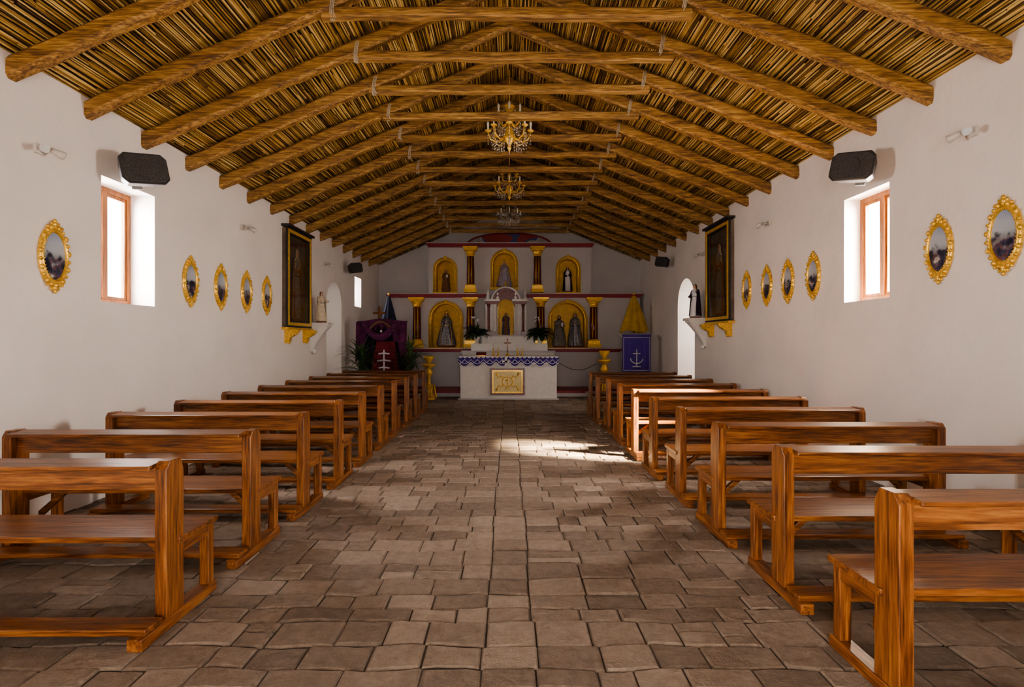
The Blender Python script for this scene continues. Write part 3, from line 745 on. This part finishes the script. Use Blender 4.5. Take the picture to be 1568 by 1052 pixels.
for q in (-.2, .02, .22): b.ball((q, -.42, 1.72+.05*math.cos(q*9)), .03, lace)
b.tube([(-.1, -.1, 1.9), (-.1, -.1, 2.38)], .03, 6, win_w); b.tube([(-.25, -.1, 2.22), (.05, -.1, 2.22)], .03, 6, win_w)
b.obj('velvet_bier_display', (-3.12, 13.85, 0))
b = MB(); b.lathe([(.2, 0), (.2, .03), (.03, .06)], (0, 0, 0), 14, brownr); b.tube([(0, 0, .04), (0, 0, 2.75)], .02, 8, brownr); b.ball((0, 0, 2.78), .035, gold)
rows = []
for t in [i/8 for i in range(9)]:
    r = .03+.24*t
    rows.append([(r*(1+.1*math.cos(8*th))*math.cos(th), r*.5*(1+.1*math.cos(8*th))*math.sin(th), 2.73-1.0*t) for th in [2*pi*j/40 for j in range(41)]])
b.shell(rows, col('navy_cloth', (.012, .014, .04), .8)); b.obj('navy_furled_banner', (-3.2, 14.75, 0))
b = MB(); b.tube([(1.30+1.00*i/20, 14.5, .95-.18*math.sin(pi*i/20)) for i in range(21)], .008, 5, black)
b.obj('altar_rope')

# ------------------------------------------------------------------ wall statues on brackets
def bracket(name, sgn, y, z):
    b = MB()
    b.box(0, .40, -.17, .17, z-.05, z, white); b.box(0, .36, -.15, .15, z-.09, z-.05, white)
    rows = []
    for t in [i/10 for i in range(11)]:
        d = .32*(1-t)**1.4+.04; w = .14*(1-t*.55)
        zz = z-.09-.48*t
        rows.append([(0, -w, zz), (d*.7, -w, zz), (d, -w*.6, zz), (d, w*.6, zz), (d*.7, w, zz), (0, w, zz)])
    b.shell(rows, white, True); b.ball((.05, 0, z-.58), (.045, .06, .05), white)
    b.obj(name, (sgn*W, y, 0), (0, 0, 0 if sgn < 0 else pi))
bracket('statue_bracket', -1, 11.22, 1.90); bracket('statue_bracket', 1, 11.35, 2.0)
statue('robed_saint_statue', (-3.80, 11.22, 1.901), .6, rot=pi/2-.6, robe=creamr, mantle=creamr, arms='open')
statue('robed_martyr_statue', (3.80, 11.35, 2.001), .66, rot=-pi/2+.6, robe=lace, mantle=blackc, arms='raise')
# glazed cases
for sgn, y0, y1, z0, z1 in ((-1, 9.77, 10.93, 1.80, 3.54), (1, 9.87, 11.03, 1.92, 3.70)):
    b = MB(); w = y1-y0; h = z1-z0; D = .07
    b.box(0, .02, 0, w, 0, h, case_dk)
    b.box(.02, D, 0, .03, 0, h, case_dk); b.box(.02, D, w-.03, w, 0, h, case_dk); b.box(.02, D, .03, w-.03, 0, .03, case_dk); b.box(.02, D, .03, w-.03, h-.03, h, case_dk)
    for k, (o_, fw, dd, mt) in enumerate(((-.02, .035, .03, black), (.015, .055, .04, gold), (.07, .025, .025, black))):
        a, c, e0, f0 = o_, w-o_, o_, h-o_
        b.box(D, D+dd, a, a+fw, e0, f0, mt); b.box(D, D+dd, c-fw, c, e0, f0, mt); b.box(D, D+dd, a+fw, c-fw, e0, e0+fw, mt); b.box(D, D+dd, a+fw, c-fw, f0-fw, f0, mt)
    b.box(0, D+.08, -.05, w+.05, h+.02, h+.06, black); b.box(0, D+.05, -.04, w+.04, -.06, -.02, gold)
    b.add([(D+.005, .06, .06), (D+.005, w-.06, .06), (D+.005, w-.06, h-.06), (D+.005, .06, h-.06)], [(0, 1, 2, 3)], m_cglass)
    b.M = Matrix.Translation((.045, w/2, .14)) @ Matrix.Rotation(pi/2, 4, 'Z') @ Matrix.Scale(.12, 4, (0, 1, 0))
    figure(b, 1.3, robe=greyr, mantle=brownr, arms='pray', veil=creamr)
    b.M = Matrix.Identity(4)
    for yy in (.14, w-.14):
        b.prism([(0, -.06), (.24, -.06), (.25, -.10), (.19, -.13), (.15, -.18), (.10, -.20), (.09, -.26), (.04, -.30), (0, -.30)], 'y', yy-.05, yy+.05, gold)
        b.ball((.19, yy, -.12), (.04, .06, .04), gold); b.ball((.06, yy, -.28), (.035, .055, .035), gold)
    if sgn < 0: b.obj('glazed_saint_case', (-W+.001, y0, z0))
    else: b.obj('glazed_saint_case', (W-.001, y1, z0), (0, 0, pi))

# ------------------------------------------------------------------ speakers and spots
grille = col('speaker_grille', (.05, .045, .045), .45, .3, .6, 120, .5)
def speaker(x, y, z, sgn, s=1.0):
    b = MB()
    def ring(y_, w, h, c): return [(-w+c, y_, -h), (w-c, y_, -h), (w, y_, -h+c), (w, y_, h-c), (w-c, y_, h), (-w+c, y_, h), (-w, y_, h-c), (-w, y_, -h+c)]
    rs = [ring(.17, .10, .09, .03), ring(.10, .17, .125, .04), ring(-.09, .215, .155, .05), ring(-.12, .20, .14, .05)]
    vs = [p for r in rs for p in r]; n = 8
    b.add(vs, [(i*n+j, i*n+(j+1) % n, (i+1)*n+(j+1) % n, (i+1)*n+j) for i in range(3) for j in range(n)]+[list(range(8))], black)
    b.add(vs, [list(range(24, 32))], grille)
    b.tube([(0, -.122, -.005), (0, -.127, -.005)], [.095, .085], 20, grille)
    b.tube([(0, .12, 0), (0, .26, .02)], .025, 8, black); b.box(-.05, .05, .22, .25, -.12, .14, col('bracket_grey', (.25, .24, .24), .5))
    o = b.obj('wall_speaker', (x, y, z), (math.radians(-6), math.radians(9*sgn), -sgn*math.radians(50)), .008); o.scale = (s,)*3
speaker(-3.72, 5.62, 3.26, -1); speaker(3.72, 5.98, 3.4, 1); speaker(-3.76, 13.5, 3.3, -1, .8); speaker(3.76, 13.6, 3.46, 1, .8)
lampw = col('lamp_casing', (.62, .58, .54), .5)
lens = col('lamp_lens', (.25, .24, .24), .2)
def spot(x, y, z, sgn):
    b = MB(); d = -sgn
    b.box(-.03 if d > 0 else 0, 0 if d > 0 else .03, -.04, .04, -.04, .04, lampw)
    b.tube([(0, 0, 0), (d*.07, 0, 0)], .012, 8, lampw)
    for q in (-1, 1):
        a = Vector((d*.07, q*.02, 0)); e = a+Vector((d*.05, q*.08, -.03))
        b.tube([a, a.lerp(e, .45), e], [.022, .026, .036], 14, lampw); b.tube([e, e+(e-a).normalized()*.004], .03, 14, lens)
    b.obj('twin_spotlight', (x+d*.03, y, z))
for x, y, z, s in ((-W, 4.7, 3.17, -1), (W, 4.77, 3.34, 1), (-W, 8.3, 3.24, -1), (W, 8.54, 3.35, 1), (-W, 12.0, 3.2, -1), (W, 12.0-.6, 3.32, 1)): spot(x, y, z, s)

# ------------------------------------------------------------------ chandeliers
def chandelier(y, ztop, s, mat):
    b = MB()
    b.tube([(0, 0, (5.50-ztop)/s), (0, 0, -.02)], .008/s, 6, mat)
    b.lathe([(.01, 0), (.05, -.03), (.09, -.07), (.04, -.09), (.02, -.14), (.045, -.2), (.02, -.26), (.03, -.34), (.06, -.42), (.09, -.50), (.05, -.58), (.02, -.62), (.035, -.66), (.005, -.72)], (0, 0, 0), 16, mat)
    for tier, (n, rad, zb, zc) in enumerate(((8, .31, -.50, -.42), (6, .18, -.28, -.2))):
        for i in range(n):
            t = 2*pi*(i+.5*tier)/n; c, s_ = math.cos(t), math.sin(t)
            P = lambda r, z: (r*c, r*s_, z)
            b.tube([P(.04, zb+.05), P(rad*.3, zb-.04), P(rad*.6, zb-.08), P(rad*.88, zb-.04), P(rad, zc-.02)], .011, 6, mat)
            b.lathe([(.008, -.02), (.045, 0), (.05, .012), (.015, .015)], P(rad, zc), 10, mat)
            b.lathe([(.013, .01), (.013, .075), (.017, .09), (.02, .115), (.003, .16)], P(rad, zc), 8, wax)
            for q in range(4):
                zz = zc-.05-.045*q; b.ball(P(rad, zz), (.013, .013, .02), crystal, 6, 4)
            for f in (.35, .5, .65, .8):
                b.ball(P(rad*f, zb-.12), (.013, .013, .028), crystal, 6, 4); b.ball(P(rad*f, zb-.17), (.01, .01, .02), crystal, 6, 4)
            t2 = 2*pi*(i+1+.5*tier)/n
            for q in range(1, 6):
                f = q/6; x = rad*.95*(c*(1-f)+math.cos(t2)*f); yy = rad*.95*(s_*(1-f)+math.sin(t2)*f)
                b.ball((x, yy, zc-.02-.07*math.sin(pi*f)), .011, crystal, 6, 4)
                if q in (2, 4): b.ball((x, yy, zc-.13), (.012, .012, .03), crystal, 6, 4)
            for q in range(1, 7):
                f = q/7; b.ball((.06*c*(1-f)+rad*f*c, .06*s_*(1-f)+rad*f*s_, (-.05)*(1-f)+zc*f-.05*math.sin(pi*f)), .010, crystal, 6, 4)
    o = b.obj('crystal_chandelier', (.0, y, ztop)); o.scale = (s, s, s)
chandelier(8.1, 5.02, 1.0, gold); chandelier(10.95, 4.98, .92, gold)
chandelier(13.35, 4.92, .88, col('old_silver', (.35, .3, .25), .3, .8))

# ------------------------------------------------------------------ light
w = bpy.data.worlds.new('World'); scene.world = w; w.use_nodes = True
w.node_tree.nodes['Background'].inputs[0].default_value = (.95, .96, 1, 1); w.node_tree.nodes['Background'].inputs[1].default_value = 6
def area(name, loc, rot, sx, sy, e, c=(1, 1, 1)):
    l = bpy.data.lights.new(name, 'AREA'); l.shape = 'RECTANGLE'; l.size = sx; l.size_y = sy; l.energy = e; l.color = c
    o = bpy.data.objects.new(name, l); scene.collection.objects.link(o); o.location = loc; o.rotation_euler = rot; return o
area('daylight_left', (-4.85, 5.85, 2.85), (0, -pi/2+.4, 0), 1.7, 1.5, 600, (1, .94, .90))
area('daylight_right', (4.85, 6.23, 2.9), (0, pi/2-.4, 0), 1.7, 1.5, 900, (1, .91, .82))
area('daylight_far', (-4.5, 14.66, 2.8), (0, -pi/2, 0), .75, .6, 45)
area('added_fill_left', (-5.9, 12.7, 2.3), (0, -pi/2, 0), 1.6, 1.6, 12, (1, .95, .9))  # added fill lamp behind the left arch, brightens the far end
area('added_fill_right', (5.9, 12.2, 2.3), (0, pi/2, 0), 1.6, 1.2, 65, (1, .92, .85))  # added lamp that brightens the right arch and the altar end
area('fill_behind_camera', (0, Y0-.2, 1.4), (pi/2+.3, 0, 0), 2.2, 2.4, 95, (1, .88, .72))  # added unseen fill behind the camera, tilted up to brighten the ceiling
sun = bpy.data.lights.new('sun', 'SUN'); sun.energy = 330; sun.angle = math.radians(9); sun.color = (1, .84, .58)
so = bpy.data.objects.new('sun', sun); scene.collection.objects.link(so)
so.rotation_euler = Vector((-1.8, .88, -1.45)).to_track_quat('-Z', 'Y').to_euler()

# ------------------------------------------------------------------ camera
cam = bpy.data.cameras.new('camera'); co = bpy.data.objects.new('camera', cam); scene.collection.objects.link(co)
co.location = (0, 0, 1.55); co.rotation_euler = (pi/2, 0, 0)
cam.sensor_width = 36; cam.lens = 36*850/1568; cam.shift_x = .0026; cam.shift_y = -.0032; cam.clip_start = .05
scene.camera = co
scene.view_settings.view_transform = 'AgX'
scene.view_settings.look = 'AgX - Medium High Contrast'
scene.view_settings.exposure = .4
